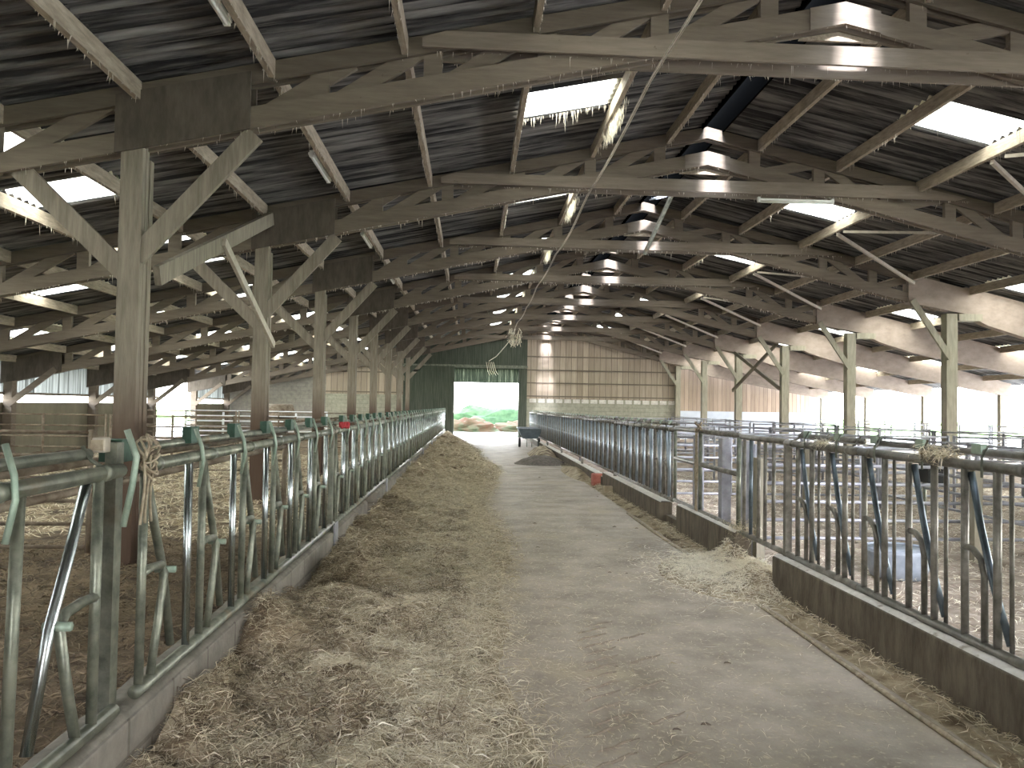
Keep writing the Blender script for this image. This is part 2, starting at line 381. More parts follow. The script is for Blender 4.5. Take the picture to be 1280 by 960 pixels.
# gussets
def gus(xa, xb, name='gusset_plate'):
    mb = MB()
    for y0, y1 in ((-.125, -.097), (.097, .125)):
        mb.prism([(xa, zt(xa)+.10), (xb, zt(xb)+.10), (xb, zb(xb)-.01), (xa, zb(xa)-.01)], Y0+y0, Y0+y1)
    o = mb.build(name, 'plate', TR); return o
gus(-3.79, -2.4); gus(-13.85, -12.05)
# right: plywood gusset running into the solid box beam of the right lean-to
mb = MB()
mb.prism([(10.59, zt(10.59)+.12), (12.03, zt(12.03)+.12), (12.03, 4.2), (10.59, zb(10.59)-.01)], Y0-.13, Y0+.13); mb.build('gusset_box', 'pinkbeam', TR)
pts_top = [(12.03, zt(12.03)+.16), (20.45, zt(20.45)+.16)]
pts_bot = [(20.45, 2.42), (17, 3.03), (13.6, 3.64), (12.6, 3.93), (12.03, 4.2)]
mb = MB(); mb.prism(pts_top+pts_bot, Y0-.11, Y0+.11); mb.build('lean_to_box_beam', 'pinkbeam', TR)
MB().box(11.85, 12.45, Y0-.15, Y0+.15, 4.03, 4.2).build('bearing_block', 'post_r', TR)
# collar tie: a board on each face, ends cut to the roof slope
cz0, cz1 = 5.53, 5.755
xr0 = RX+(6.52-cz1)/.23-.1; xr1 = RX+(6.52-cz0)/.23-.25
for y0, y1 in ((-.19, -.15), (.15, .19)):
    MB().prism([(-.6, cz0+.03), (-.6, 5.66), (-.35, cz1-.015), (xr0+.5, cz1+.01), (xr1+.6, cz0+.05), (xr1+.4, cz0)], Y0+y0, Y0+y1).build('collar_board', 'collar', TR)
mb = MB()
for sg in (-1, 1):
    mb.prism([(RX, 6.29), (RX+sg*.4, 6.29-.09), (RX+sg*.4, 6.045-.09), (RX, 6.045)], Y0-.118, Y0-.097)
mb.build('ridge_chord_face', 'truss', TR)  # added face: sunlight alone brightens the chord here, no separate plate
MB().prism([(RX-.45, 6.0-.06), (RX, 6.03), (RX+.45, 6.0-.06), (RX+.45, 5.925), (RX-.45, 5.925)], Y0+.05, Y0+.09).build('ridge_soffit', 'purlin', TR)
def tl(k):
    if k == 7: return 'wide dusty timber truss against the far gable wall, above the doorway'
    return 'wide dusty timber roof truss with collar tie, %s one from the camera' % ORD[k]
TR['label'] = tl(0)
for k in range(1, 8): dup(TR, (RX, F(k), 4.4), tl(k))

# ------------------------------------------------------------------ posts
LP = thing('timber_post', (-3.6, F(0), 0), '', 'post', 'timber posts on the left of the aisle')
MB().box(-3.73, -3.5, Y0-.10, Y0-.015, 0, 4.5).build('post_ply', 'post', LP, bevel=.006)
MB().box(-3.705, -3.50, Y0+.1, Y0+.19, 0, 4.33).build('post_ply', 'post', LP, bevel=.006)
MB().box(-3.71, -3.51, Y0+.015, Y0+.09, 0, 4.5).build('post_ply', 'post', LP, bevel=.006)
MB().beam((-3.56, Y0-.05, 3.25), (-2.36, Y0-.05, 4.60), .2, .06, (0, 1, 0)).build('knee_brace', 'post', LP)
MB().beam((-3.65, Y0-.0, 3.05), (-4.85, Y0-.0, 4.2), .2, .06, (0, 1, 0)).build('knee_brace', 'post', LP)
def lpl(k): return 'twin-board timber post with knee braces behind the left feed fence, %s from the camera' % ORD[k]
LP['label'] = lpl(0)
for k in range(1, 8): dup(LP, (-3.6, F(k), 0), lpl(k))
RP = thing('timber_post', (11.68, F(0), 0), '', 'post', 'timber posts beyond the right pens')
MB().box(11.56, 11.84, Y0-.12, Y0+.12, 0, 4.2).build('post_shaft', 'post_r', RP, bevel=.006)
MB().beam((11.62, Y0-.17, 3.1), (10.66, Y0-.17, 4.5), .15, .06, (0, 1, 0)).build('knee_brace', 'post_r', RP)
def rpl(k): return 'pale squared timber post inside the right-hand pens, %s from the camera' % ORD[k]
RP['label'] = rpl(0)
for k in range(1, 8): dup(RP, (11.68, F(k), 0), rpl(k))
OL = thing('wall_post', (-13.55, F(0), 0), '', 'post', 'posts on the left outer wall')
MB().box(-13.68, -13.42, Y0-.12, Y0+.12, 0, 2.6).build('post_shaft', 'truss', OL, bevel=.006)
MB().beam((-13.5, Y0-.15, 1.55), (-12.2, Y0-.15, 2.62), .16, .06, (0, 1, 0)).build('knee_brace', 'truss', OL)
OL['label'] = 'dark braced post against the left outer wall, nearest the camera'
for k in range(1, 8): dup(OL, (-13.55, F(k), 0), 'dark braced post against the left outer wall, %s from the camera' % ORD[k])
OR_ = thing('eave_post', (20.15, F(0), 0), '', 'post', 'posts along the open right eave')
MB().box(20.03, 20.28, Y0-.1, Y0+.1, -.1, 2.5).build('post_shaft', 'post_r', OR_, bevel=.006)
OR_['label'] = 'slim post of the open right eave against the bright outside, nearest the camera'
for k in range(1, 8): dup(OR_, (20.15, F(k), 0), 'slim post of the open right eave against the bright outside, %s from the camera' % ORD[k])

# long diagonal between first and second left posts, with its strut
t = thing('wind_brace', (-3.45, F(0), 0), 'long sloping timber brace between the two nearest left posts', 'brace')
MB().beam((-3.44, 8.5, 3.1), (-3.44, 13.1, 4.85), .21, .07, (1, 0, 0)).build('brace_board', 'lathwood' if False else 'post', t)
MB().beam((-3.38, 10.5, 3.9), (-3.38, 13.2, 2.72), .12, .05, (1, 0, 0)).build('strut', 'lathwood', t)
t = thing('wind_brace', (11.5, F(4), 0), 'dark crossed timber braces between far posts of the right pens', 'brace')
MB().beam((11.5, F(4), 2.6), (11.5, F(5), 4.3), .14, .06, (1, 0, 0)).build('brace_board', 'truss', t)
MB().beam((11.44, F(4), 4.3), (11.44, F(5), 2.6), .14, .06, (1, 0, 0)).build('brace_board', 'truss', t)
# pale laths under the right slope
for k in range(0, 7):
    o = MB().beam((7.9, F(k)+3.0, zt(7.9)-.03), (10.7, F(k)+4.82, zt(10.7)-.1), .05, .07).build('roof_lath', 'lathwood', None, (7.9, F(k)+3, zt(7.9)))
    tag(o, 'pale slanting lath under the right roof slope, ending at the %s truss' % ORD[k+1], 'lath', 'slanting laths under the right roof')
    o = MB().beam((7.9, F(k)+2.7, zt(7.9)-.04), (8.7, F(k)+.1, zb(8.7)+.1), .04, .05).build('roof_lath', 'lathwood', None, (7.9, F(k)+2, zt(7.9)-.5))
    tag(o, 'short thin lath running from a right purlin down to the %s truss' % ORD[k], 'lath', 'short laths under the right roof')

# ------------------------------------------------------------------ walls
def wallpiece(name, m, xa, xb, z0, z1, y0=43.6, y1=43.75, parent=None):
    if z1 == 'roof':
        poly = [(xa, z0), (xb, z0), (xb, zt(xb)+.15)]
        if xa < RX < xb: poly.append((RX, zt(RX)+.15))
        poly.append((xa, zt(xa)+.15))
    else: poly = [(xa, z0), (xb, z0), (xb, z1), (xa, z1)]
    o = MB().prism(poly, y0, y1).build(name, m, parent); o['kind'] = 'structure'; return o
wallpiece('wall_back', 'block', 3.1, 11.8, 0, 2.2); wallpiece('wall_back', 'cladding', 3.1, 11.8, 2.2, 'roof')
mb = MB()
for i in range(17): mb.box(3.25+i*.5, 3.25+i*.5+.38, 43.57, 43.599, 1.98, 2.2)
struct(mb, 'wall_back', 'kerb_top')
mb = MB()
for z in (2.35, 3.1, 3.83, 4.6): mb.box(3.1, 11.75, 43.53, 43.599, z-.035, z+.035)
struct(mb, 'trim_1', 'truss')
wallpiece('wall_back', 'block_grey', -13.9, -8.2, 0, 'roof')
wallpiece('wall_back', 'block', -8.2, -3.9, 0, 2.3); wallpiece('wall_back', 'cladding', -8.2, -3.9, 2.3, 'roof')
mb = MB()
for z in (2.42, 3.55): mb.box(-8.2, -3.9, 43.53, 43.599, z-.035, z+.035)
struct(mb, 'trim_2', 'truss')
wallpiece('wall_back', 'green_wood', -3.9, 3.1, 3.84, 'roof')
wallpiece('wall_back', 'green_wood', 2.62, 3.1, 0, 3.84)
wallpiece('wall_back', 'green_wood', -3.9, -1.02, 0, 3.84)
# translucent curtain strip above the doorway
mb = MB(); ys = np.arange(-1.02, 2.62, .03); n = len(ys)
mb.add([(x, 43.5+.015*math.sin(x*60), 3.05) for x in ys]+[(x, 43.5+.015*math.sin(x*60), 3.84) for x in ys], [(j, j+1, n+j+1, n+j) for j in range(n-1)], True)
M['doorstrip'] = mat('hazy green plastic strip', (.012, .015, .010), (.10, .11, .075), scale=2.2, stretch=(6, 1, .2), trans=.6, lo=.5, hi=.75)
struct(mb, 'window_1', 'doorstrip')
# sliding door
d = thing('door_1', (-2.4, 43.3, 0), 'dark green boarded sliding door left of the far doorway', 'door'); d['kind'] = 'structure'
o = MB().box(-3.8, -1.02, 43.25, 43.3, .05, 3.95).build('door_leaf', 'green_wood', d)
mb = MB(); mb.box(-3.8, -1.02, 43.22, 43.25, 1.9, 2.05); mb.box(-3.8, -1.02, 43.22, 43.25, .2, .35); mb.box(-3.8, -1.02, 43.22, 43.25, 3.6, 3.75)
mb.build('door_rail', 'green_wood', d)
MB().box(-4.2, 3.1, 43.3, 43.42, 3.9, 4.05).build('door_track', 'galv', d)
# right lean-to end wall, set back
wallpiece('wall_back', 'paleblue', 11.8, 20.5, 0, 1.65, 44.8, 44.95)
wallpiece('wall_back', 'pinkclad', 11.8, 20.5, 1.65, 'roof', 44.8, 44.95)
struct(MB().box(11.78, 11.9, 43.6, 44.95, 0, 4.7), 'wall_back', 'block')
# unseen near gable wall, added to cut the light from behind, with a doorway
for xa, xb, z0, z1 in ((-13.9, -1.2, 0, 'roof'), (3.2, 20.5, 0, 'roof')):
    wallpiece('wall_front', 'cladding', xa, xb, z0, z1, YB-.15, YB)
wallpiece('wall_front', 'cladding', -1.2, 3.2, 3.6, 'roof', YB-.15, YB)
# left wall
struct(MB().box(-13.85, -13.7, YB, 34.2, 0, 1.62), 'wall_left', 'wallpanel')
struct(MB().box(-13.85, -13.7, 39.1, 43.5, 0, 1.62), 'wall_left', 'wallpanel')
def cladsheet(y0, y1):
    ys = np.arange(y0, y1, .03); n = len(ys); mb = MB()
    mb.add([(-13.75+.018*math.sin(2*math.pi*y/.18), y, 1.84) for y in ys]+[(-13.75+.018*math.sin(2*math.pi*y/.18), y, 3.0) for y in ys],
           [(j, j+1, n+j+1, n+j) for j in range(n-1)], True)
    struct(mb, 'window_2', 'cladsheet')
cladsheet(YB, 34.2); cladsheet(39.1, 43.5)
mb = MB(); mb.box(-13.72, -13.64, YB, 34.2, 1.84, 1.92); mb.box(-13.72, -13.64, 39.1, 43.4, 1.84, 1.92)
struct(mb, 'trim_3', 'truss')

# ------------------------------------------------------------------ kerbs
def kerb(x0, x1, y0, y1, z, m, top, label, name='feed_kerb'):
    t = thing(name, ((x0+x1)/2, y0, 0), label, 'kerb')
    mb = MB(); mb.box(x0, x1, y0, y1, 0, z); mb.build('kerb_body', m, t, bevel=.012)
    n = max(2, int((y1-y0)/.08)); vs_ = []; fs = []
    for j in range(n+1):
        y = y0+.01+(y1-y0-.02)*j/n
        for i, x in enumerate((x0+.012, x0+.03+.02*nz(y*6, 2), x1-.03-.01*nz(y*5, 6), x1-.012)):
            vs_.append((x, y, z+(.001 if i in (0, 3) else .018+.012*nz(y*7, x*9))))
    for j in range(n):
        for i in range(3): fs.append((j*4+i, j*4+i+1, (j+1)*4+i+1, (j+1)*4+i))
    mb = MB(); mb.add(vs_, fs, True); mb.build('kerb_crust', top, t)
    return t
kerb(-1.68, -1.46, 1.0, 11.1, .36, 'kerb_block', 'kerb_grey', 'grey block kerb under the nearest left feed fence panels')
kerb(-1.68, -1.46, 12.2, 43.3, .36, 'kerb_block', 'kerb_grey', 'grey block kerb under the far stretch of left feed fence')
kerb(2.9, 3.1, 1.2, 7.28, .36, 'kerb_dark', 'kerb_top', 'dark stained concrete kerb with pale worn top, nearest on the right')
kerb(2.9, 3.1, 8.35, 10.75, .40, 'kerb_dark', 'kerb_top', 'short dark kerb under the gate in the right fence')
kerb(2.9, 3.1, 11.7, 16.9, .32, 'kerb_dark', 'kerb_top', 'dark concrete kerb beyond the gate, in front of the red block')
kerb(2.9, 3.1, 17.0, 43.3, .22, 'kerb_dark', 'kerb_top', 'low concrete kerb of the far right stretch, past the red block')
o = MB().box(3.0, 3.1, 10.75, 11.7, 0, .13).build('kerb_sill', 'kerb_dark', None, (3.05, 10.8, 0)); tag(o, 'low broken kerb sill in the gap beside the right gate', 'kerb')
# long edge boards on the aisle floor beside the right kerb
for i, x in enumerate((2.60, 2.80)):
    mb = MB(); n = 120; pts = [(x+.02*nz(j*.15, i*5), 1.5+j*.32-(0), .012) for j in range(n)]
    pts = [p for p in pts if p[1] < 13]
    mb.tube(pts, .018, 6); o = mb.build('floor_hose', 'rope', None, pts[0])
    tag(o, 'long pale %s line lying on the floor along the right kerb' % ('outer' if i == 0 else 'inner'), 'hose')

# ------------------------------------------------------------------ feed fences (headlocks)
ZR_T, ZR_B = 1.445, .42
def left_unit(p, Y, mirror=False, s=1.):
    X = -1.51; e = -1 if mirror else 1
    yy = lambda d: Y+e*d*s
    MB().tube([(X, yy(0), ZR_B), (X, yy(0), ZR_T)], .022).build('upright', 'galv', p)
    MB().tube([(X, yy(0), .95), (X, yy(.10), .955), (X, yy(.22), .945), (X, yy(.27), .90), (X, yy(.2), .66), (X, yy(.12), ZR_B)], .021).build('pivot_leg', 'galv', p)
    MB().tube([(X-.02, yy(.06), 1.41), (X-.02, yy(.20), 1.1), (X-.02, yy(.30), .90), (X-.02, yy(.42), .50)], .022).build('locking_bar', 'shiny' if mirror else 'galv', p)
    MB().tube([(X, yy(.58), ZR_B), (X, yy(.55), ZR_T)], .021).build('guide_bar', 'galv' if mirror else 'shiny', p)
    MB().tube([(X-.03, yy(.67), ZR_B), (X-.03, yy(.66), ZR_T)], .018).build('slim_bar', 'galv_grey', p)
    MB().tube([(X-.05, yy(.28), .91), (X+.05, yy(.28), .91)], .018, 6).build('pivot_bolt', 'latch', p)
    MB().beam((X-.06, yy(.74)-.06, 1.56), (X-.06, yy(.74)+.06, 1.56), .05, .09).build('stop_plate', 'green', p)
    MB().tube([(X+.0, yy(.64), 1.60), (X+.035, yy(.645), 1.5), (X+.045, yy(.65), 1.42), (X+.02, yy(.655), 1.28)], .011, 6).build('latch_arm', 'latch', p)
def rails(p, X, y0, y1, mat_='galv', zt_=ZR_T, zb_=ZR_B, back=-1):
    MB().tube([(X, y0, zt_), (X, y1, zt_)], .031, 12).build('top_rail', mat_, p)
    MB().tube([(X, y0, zb_), (X, y1, zb_)], .031, 12).build('bottom_rail', mat_, p)
    MB().tube([(X+back*.09, y0+.1, zt_+.075), (X+back*.09, y1-.1, zt_+.075)], .023, 10).build('control_rail', mat_, p)
    n = max(2, int((y1-y0)/.78))
    for i in range(n+1):
        y = y0+.15+(y1-y0-.3)*i/n; mb = MB()
        mb.tube([(X, y, zt_+.02), (X+back*.05, y, zt_+.05), (X+back*.09, y, zt_+.11)], .009, 5)
        mb.tube([(X, y-.03, zt_), (X, y+.03, zt_)], .036, 12)
        mb.build('rail_clamp', mat_, p)
# near left panel
p0 = thing('feed_fence_panel', (-1.51, .9, 0), 'galvanised headlock feed fence panel nearest the camera on the left, ending by the rope coil', 'feed fence', 'left feed fence panels')
rails(p0, -1.51, .9, 3.41)
for Y in (3.22, 2.44): left_unit(p0, Y, True)
# repeated left panels
p1 = thing('feed_fence_panel', (-1.51, 3.80, 0), 'galvanised headlock feed fence panel on the left, second from the camera, past the rope coil', 'feed fence', 'left feed fence panels')
rails(p1, -1.51, 3.62, 8.66)
for j in range(6): left_unit(p1, 3.66+j*.78)
MB().box(-1.54, -1.49, 8.43, 8.49, .05, 1.47).build('end_post', 'galv', p1)
MB().box(-1.455, -1.44, 8.36, 8.56, .12, .46).build('foot_plate', 'galv_light', p1)
for k in range(1, 8):
    dup(p1, (-1.51, 3.80+5.0*k, 0), 'galvanised headlock feed fence panel on the left, %s from the camera' % ORD[k+1], 'left feed fence panels')
# joint post between first panels with rope coil
t = thing('fence_joint_post', (-1.53, 3.5, 0), 'dusty upright joint post between the two nearest left fence panels', 'post')
MB().box(-1.60, -1.55, 3.46, 3.53, .1, 1.56).build('post_shaft', 'galv', t)
MB().tube([(-1.5, 3.44, 1.62), (-1.46, 3.45, 1.5), (-1.47, 3.44, 1.38), (-1.5, 3.43, 1.2)], .014, 6).build('latch_arm', 'latch', t)
MB().box(-1.66, -1.56, 3.53, 3.66, 1.47, 1.57).build('stop_plate', 'green', t)
mb = MB()
for i in range(7):
    c = Vector((-1.46+.01*(i % 3), 3.52+.012*i, 1.53-.05*(i//3))); r = .045+.01*(i % 3)
    mb.tube([c+Vector((.02*math.sin(a*2+i), math.cos(a)*r, math.sin(a)*r)) for a in np.linspace(0, 5.9, 16)], .006, 5)
for i in range(3):
    mb.tube([(-1.45, 3.5+.05*i+.02*math.sin(q*7+i), 1.5-.05*q) for q in range(7)], .007, 5)
o = mb.build('rope_coil', 'rope', None, (-1.46, 3.5, 1.5)); tag(o, 'tangled dusty rope coil on the fence joint by the nearest left post', 'rope')
t = thing('wooden_block', (-1.6, 3.2, 1.5), 'small tan wooden block resting on the near left fence rail', 'block')
MB().box(-1.63, -1.575, 3.40, 3.46, 1.52, 1.585).build('block_body', 'lathwood', t, bevel=.006)
MB().box(-1.625, -1.58, 3.385, 3.40, 1.53, 1.575).build('end_face', 'rope', t)
mb = MB()
for i in range(5): mb.tube([(-1.5+.02*i, 8.9+.03*math.sin(i*2+a)+.02*i, 1.5+.03*math.cos(a*1.3+i)) for a in np.linspace(0, 5, 9)], .014, 6)
o = mb.build('red_twine', 'red', None, (-1.5, 8.9, 1.48)); tag(o, 'small bright red twine knot on the left fence rail', 'twine')

# right fence
M['blue_lit'] = mat('galvanised tube with painted highlights', (.26, .31, .37), (.42, .48, .54), rough=.3, metal=.7, scale=4)  # lit highlights of the far bars put into a paler tube colour
def right_unit(p, Y, X=3.0, gm='galv_grey', lm='blue'):
    MB().tube([(X, Y, ZR_B-.03), (X, Y, ZR_T)], .023).build('upright', 'galv_grey', p)
    MB().tube([(X, Y, .95), (X, Y-.08, .945), (X, Y-.15, .90), (X, Y-.18, .80), (X, Y-.18, ZR_B)], .020).build('pivot_leg', 'galv_grey', p)
    MB().tube([(X+.02, Y-.03, 1.40), (X+.02, Y-.12, 1.08), (X+.02, Y-.24, .74), (X+.02, Y-.37, .46)], .021).build('locking_bar', lm, p)
    MB().tube([(X, Y-.29, ZR_B-.03), (X, Y-.29, ZR_T)], .023).build('guide_bar', gm, p)
    MB().tube([(X+.02, Y-.38, ZR_B-.03), (X+.02, Y-.38, ZR_T)], .013).build('slim_bar', 'galv_grey', p)
    MB().tube([(X+.06, Y-.10, 1.0), (X+.06, Y-.20, .60)], .006, 5).build('pull_rod', 'galv_light', p)
    MB().beam((X+.08, Y-.06, 1.54), (X+.08, Y+.03, 1.54), .04, .06).build('stop_plate', 'latch', p)
    MB().tube([(X+.01, Y-.2, 1.57), (X-.03, Y-.2, 1.5), (X-.03, Y-.2, 1.38)], .008, 5).build('latch_arm', 'galv', p)
ZRB2 = .40
pr0 = thing('feed_fence_panel', (3.0, 1.6, 0), 'headlock feed fence panel nearest the camera on the right, carrying a hay tuft', 'feed fence', 'right feed fence panels')
rails(pr0, 3.0, 1.5, 5.80, 'galv_grey', ZR_T, ZRB2, 1)
for j in range(7): right_unit(pr0, 5.735-.598*j)
pr1 = thing('feed_fence_panel', (3.0, 5.75, 0), 'short headlock feed fence panel on the right above the start of the near kerb', 'feed fence', 'right feed fence panels')
rails(pr1, 3.0, 5.82, 7.2, 'galv_grey', ZR_T, ZRB2, 1)
for j in range(2): right_unit(pr1, 6.93-.598*j)
MB().box(2.97, 3.03, 7.13, 7.19, .03, ZR_T).build('end_post', 'galv_grey', pr1)
pr2 = thing('fence_infill', (3.0, 7.3, 0), 'narrow barred fence infill between the right gate and the near headlocks', 'fence')
MB().tube([(3.0, 7.22, ZR_T+.01), (3.0, 8.42, ZR_T+.01)], .028, 12).build('top_rail', 'galv_grey', pr2)
MB().tube([(3.0, 7.22, ZRB2), (3.0, 8.42, ZRB2)], .028, 12).build('bottom_rail', 'galv_grey', pr2)
for y in (7.5, 7.72, 7.9, 8.12, 8.32): MB().tube([(3.0, y, ZRB2), (3.0, y, ZR_T)], .02).build('bar', 'galv_grey' if y != 8.12 else 'blue', pr2)
g = thing('pen_gate', (3.0, 8.5, 0), 'light tubular gate with one middle rail in the right-hand fence line', 'gate')
for z in (ZR_T+.02, 1.03, ZRB2+.02): MB().tube([(3.0, 8.5, z), (3.0, 11.2, z)], .03, 12).build('gate_rail', 'galv_grey', g)
for y in (8.5, 9.95, 11.2): MB().tube([(3.0, y, ZRB2), (3.0, y, ZR_T)], .026, 10).build('gate_stile', 'galv', g)
for y, xx in ((9.1, 3.25), (10.9, 3.2), (9.75, 3.2)):
    o = MB().box(xx, xx+.12, y-.07, y+.07, 0, 1.38).build('steel_post', 'galv_light', None, (xx, y, 0))
    tag(o, {9.1: 'pale grey steel post just behind the near end of the right gate', 10.9: 'pale grey steel post behind the far end of the right gate', 9.75: 'pale grey steel post behind the middle of the right gate'}[y], 'post')
mb = MB()
for i in range(4): mb.tube([(2.96, 9.95+.03*i+.02*math.sin(z*9+i), 1.5-z) for z in np.linspace(0, 1.35, 12)], .008+.003*(i % 2), 5)
for i in range(4): mb.tube([(2.98+.03*math.cos(a), 9.9+.12*math.sin(a+i)+.03*i, 1.47+.03*i+.02*math.sin(a*2)) for a in np.linspace(0, 6, 12)], .012, 5)
o = mb.build('baler_twine', 'rope', None, (2.96, 9.95, 1.4)); tag(o, 'hank of old baler twine hanging down from the right gate rail', 'twine')
pr3 = thing('feed_fence_panel', (3.0, 11.3, 0), '', 'feed fence', 'right feed fence panels')
rails(pr3, 3.0, 11.3, 15.9, 'galv_grey', ZR_T, ZRB2, 1)
for j in range(8): right_unit(pr3, 15.85-.575*j, 3.0, 'blue_lit', 'blue_lit')
MB().box(2.97, 3.03, 15.9, 15.96, .02, ZR_T+.04).build('end_post', 'galv_grey', pr3)
pr3['label'] = 'headlock feed fence panel on the right, first one beyond the gate'
for k in range(1, 6):
    dup(pr3, (3.0, 11.3+4.75*k, 0), 'headlock feed fence panel on the right, %s one beyond the gate' % ORD[k], 'right feed fence panels')

# ------------------------------------------------------------------ pen rails and gates
def gate(loc_a, loc_b, z0, z1, n, m, label, name='pen_gate', r=.022, mid=1, cat='gate', group=None):
    a = Vector((*loc_a, 0)); b = Vector((*loc_b, 0)); g = thing(name, a, label, cat, group)
    for i in range(n):
        z = z0+(z1-z0)*i/(n-1)
        MB().tube([a+Vector((0, 0, z)), b+Vector((0, 0, z))], r, 6).build('gate_rail', m, g)
    for i in range(mid+2):
        q = a.lerp(b, i/(mid+1))
        MB().tube([q+Vector((0, 0, 0 if i in (0, mid+1) else z0)), q+Vector((0, 0, z1+.03))], r*1.3, 6).build('gate_stile', m, g)
    return g
rowsR = [(8.95, 'first'), (13.6, 'second'), (18.6, 'third'), (23.6, 'fourth'), (28.6, 'fifth'), (34, 'sixth')]
cols = ['beside the feed fence', 'in the middle of the pens', 'next to the timber posts']
base = None
for y, rn in rowsR:
    for c in range(3):
        xa = 3.35+c*2.72; lab = 'pale barred gate %s, %s crosswise row on the right' % (cols[c], rn)
        if base is None: base = gate((xa, y), (xa+2.6, y), .25, 1.32, 6, 'galv_light', lab, group='pen gates right of the aisle')
        else: dup(base, (xa, y, 0), lab)
base = None
for c in range(3):
    for i, y in enumerate((8.9, 18.6, 28.6)):
        xa = 12.0+c*2.7; lab = 'pale barred gate, %s beyond the right timber posts, %s row' % (ORD[c] if c else 'first', rowsR[i*2][1])
        if base is None: base = gate((xa, y), (xa+2.6, y), .25, 1.3, 5, 'galv_light', lab, group='lean-to pen gates')
        else: dup(base, (xa, y, 0), lab)
base = None
for X, nm in ((11.4, 'along the right timber posts'), (7.3, 'down the middle of the right pens'), (19.8, 'along the open right eave')):
    for k in range(7):
        y = 8.5+5*k; lab = 'pale lengthwise tube rail fence %s, %s stretch' % (nm, ORD[k])
        if base is None: base = gate((X, y), (X, y+4.9), .3, 1.3, 5, 'galv_light', lab, 'pen_rail_fence', cat='fence', group='lengthwise pen fences')
        else: dup(base, (X, y, 0), lab)
for i, (x, y) in enumerate(((5.98, 8.85), (3.35, 8.8), (8.7, 8.85), (6.0, 13.5), (11.2, 8.85))):
    o = MB().box(x-.05, x+.05, y-.06, y+.06, 0, 1.2).build('pen_post', 'post_r', None, (x, y, 0))
    tag(o, 'stubby weathered pen post right of the aisle, %s' % ['second in the front row', 'first in the front row', 'third in the front row', 'in the second row', 'fourth in the front row'][i], 'post')
# left pens
base = None
for i, y in enumerate((8.75, 18.6, 28.6)):
    for c in range(2):
        xa = -4.2-c*4.4; lab = 'rusty brown barred partition on the left, %s crosswise row, %s' % (['first', 'second', 'third'][i], ['beside the posts', 'near the outer wall'][c])
        M.setdefault('rusty', mat('rusty tube', (.14, .10, .07), (.30, .25, .19), rough=.6, metal=.2, scale=6))
        if base is None: base = gate((xa-4.3, y), (xa, y), .12, 1.38, 6, 'rusty', lab, 'pen_partition', group='left pen partitions', mid=2)
        else: dup(base, (xa-4.3, y, 0), lab)
for i, (x0, x1, y) in enumerate(((-12, -8.9, 33), (-8.8, -6.2, 33.3))):
    M.setdefault('whitegate', mat('white painted steel', (.75, .76, .78), (.85, .86, .88), scale=3))
    gate((x0, y), (x1, y), .3, 1.35, 6, 'whitegate', ['white painted gate nearest the bright side opening', 'white painted gate between the side opening and the second post'][i], r=.035)
o = gate((-2.0, 3.2), (-2.0, 8.4), 1.28, 1.42, 2, 'rusty', 'thin lengthwise rails just behind the left feed fence', 'pen_rail_fence', cat='fence', mid=1)
gate((-3.2, 13.4), (-3.2, 33), 1.1, 1.4, 2, 'rusty', 'dark long rails behind the left fence, running between the far posts', 'pen_rail_fence', cat='fence', mid=3)
# grey tank beside the left gable
t = thing('water_tank', (-9.8, 38.5, 0), 'rounded dark tank lying by the left gable wall', 'tank')
MB().tube([(-10.7, 39, .95), (-10.6, 39, .95), (-9.0, 39, .95), (-8.9, 39, .95)], [.45, .72, .72, .45], 20).build('tank_shell', 'rusty', t)
MB().box(-10.5, -10.3, 38.5, 39.5, 0, .5).build('cradle', 'truss', t); MB().box(-9.3, -9.1, 38.5, 39.5, 0, .5).build('cradle', 'truss', t)

# ------------------------------------------------------------------ lamps, cable, ridge plank
def tube_lamp(a, b, label):
    a = Vector(a); b = Vector(b); t = thing('tube_lamp', a, label, 'lamp', 'fluorescent tube lamps'); d = (b-a).normalized()
    MB().beam(a, b, .09, .035).build('lamp_housing', 'white_enamel', t, bevel=.006)
    MB().tube([a+d*.04-Vector((0, 0, .035)), b-d*.04-Vector((0, 0, .035))], .019, 10).build('tube', 'white_enamel', t)
    for q in (a+d*.02, b-d*.02): MB().beam(q-d*.02, q+d*.02, .06, .09).build('end_cap', 'white_enamel', t)
tube_lamp((4.9, 13.05, 5.42), (6.25, 13.05, 5.42), 'white tube lamp mounted crosswise under the second truss collar')
for k in range(-1, 5):
    tube_lamp((-2.31, F(k)+2.5, zt(-2.27)+.06), (-2.31, F(k)+3.8, zt(-2.27)+.06), 'white tube lamp fixed beside a left purlin, just before the %s truss' % ORD[k+1])
mb = MB(); pts = []
for i in range(60):
    y = 1.5+i*.58; s = (y-3.3) % 5/5
    pts.append((1.92+.02*math.sin(i*.3), y, 5.42-.09*math.sin(math.pi*s)))
mb.tube(pts, .012, 6); mb.tube([(x+.03, y, z+.01) for x, y, z in pts], .006, 5)
t = thing('overhead_cable', (1.92, 4, 5.4), 'long pale cable strung beneath the truss collars along the aisle', 'cable')
mb.build('cable_run', 'lathwood', t)
mb = MB()
for i in range(40):
    c = Vector((1.92+.25*random.uniform(-1, 1), 35.3+.3*random.uniform(-1, 1), 5.35-.5*random.random()))
    mb.tube([c, c+Vector((random.uniform(-.15, .15), .05, -.2)), c+Vector((random.uniform(-.2, .2), 0, -.4))], .018, 4)
mb.build('cobweb_clump', 'strand_pale', t)
mb = MB(); mb.tube([(1.9, 35.3, 5.1), (1.6, 37, 4.7), (1.2, 39.5, 4.3), (.9, 42.8, 4.25)], .018, 6)
for i in range(5): mb.tube([(.75+.1*i, 42.9, 4.2), (.85+.11*i, 42.9, 3.7), (.95+.12*i, 42.9, 3.45+.05*(i % 3))], .014, 5)
mb.build('frayed_end', 'strand_pale', t)
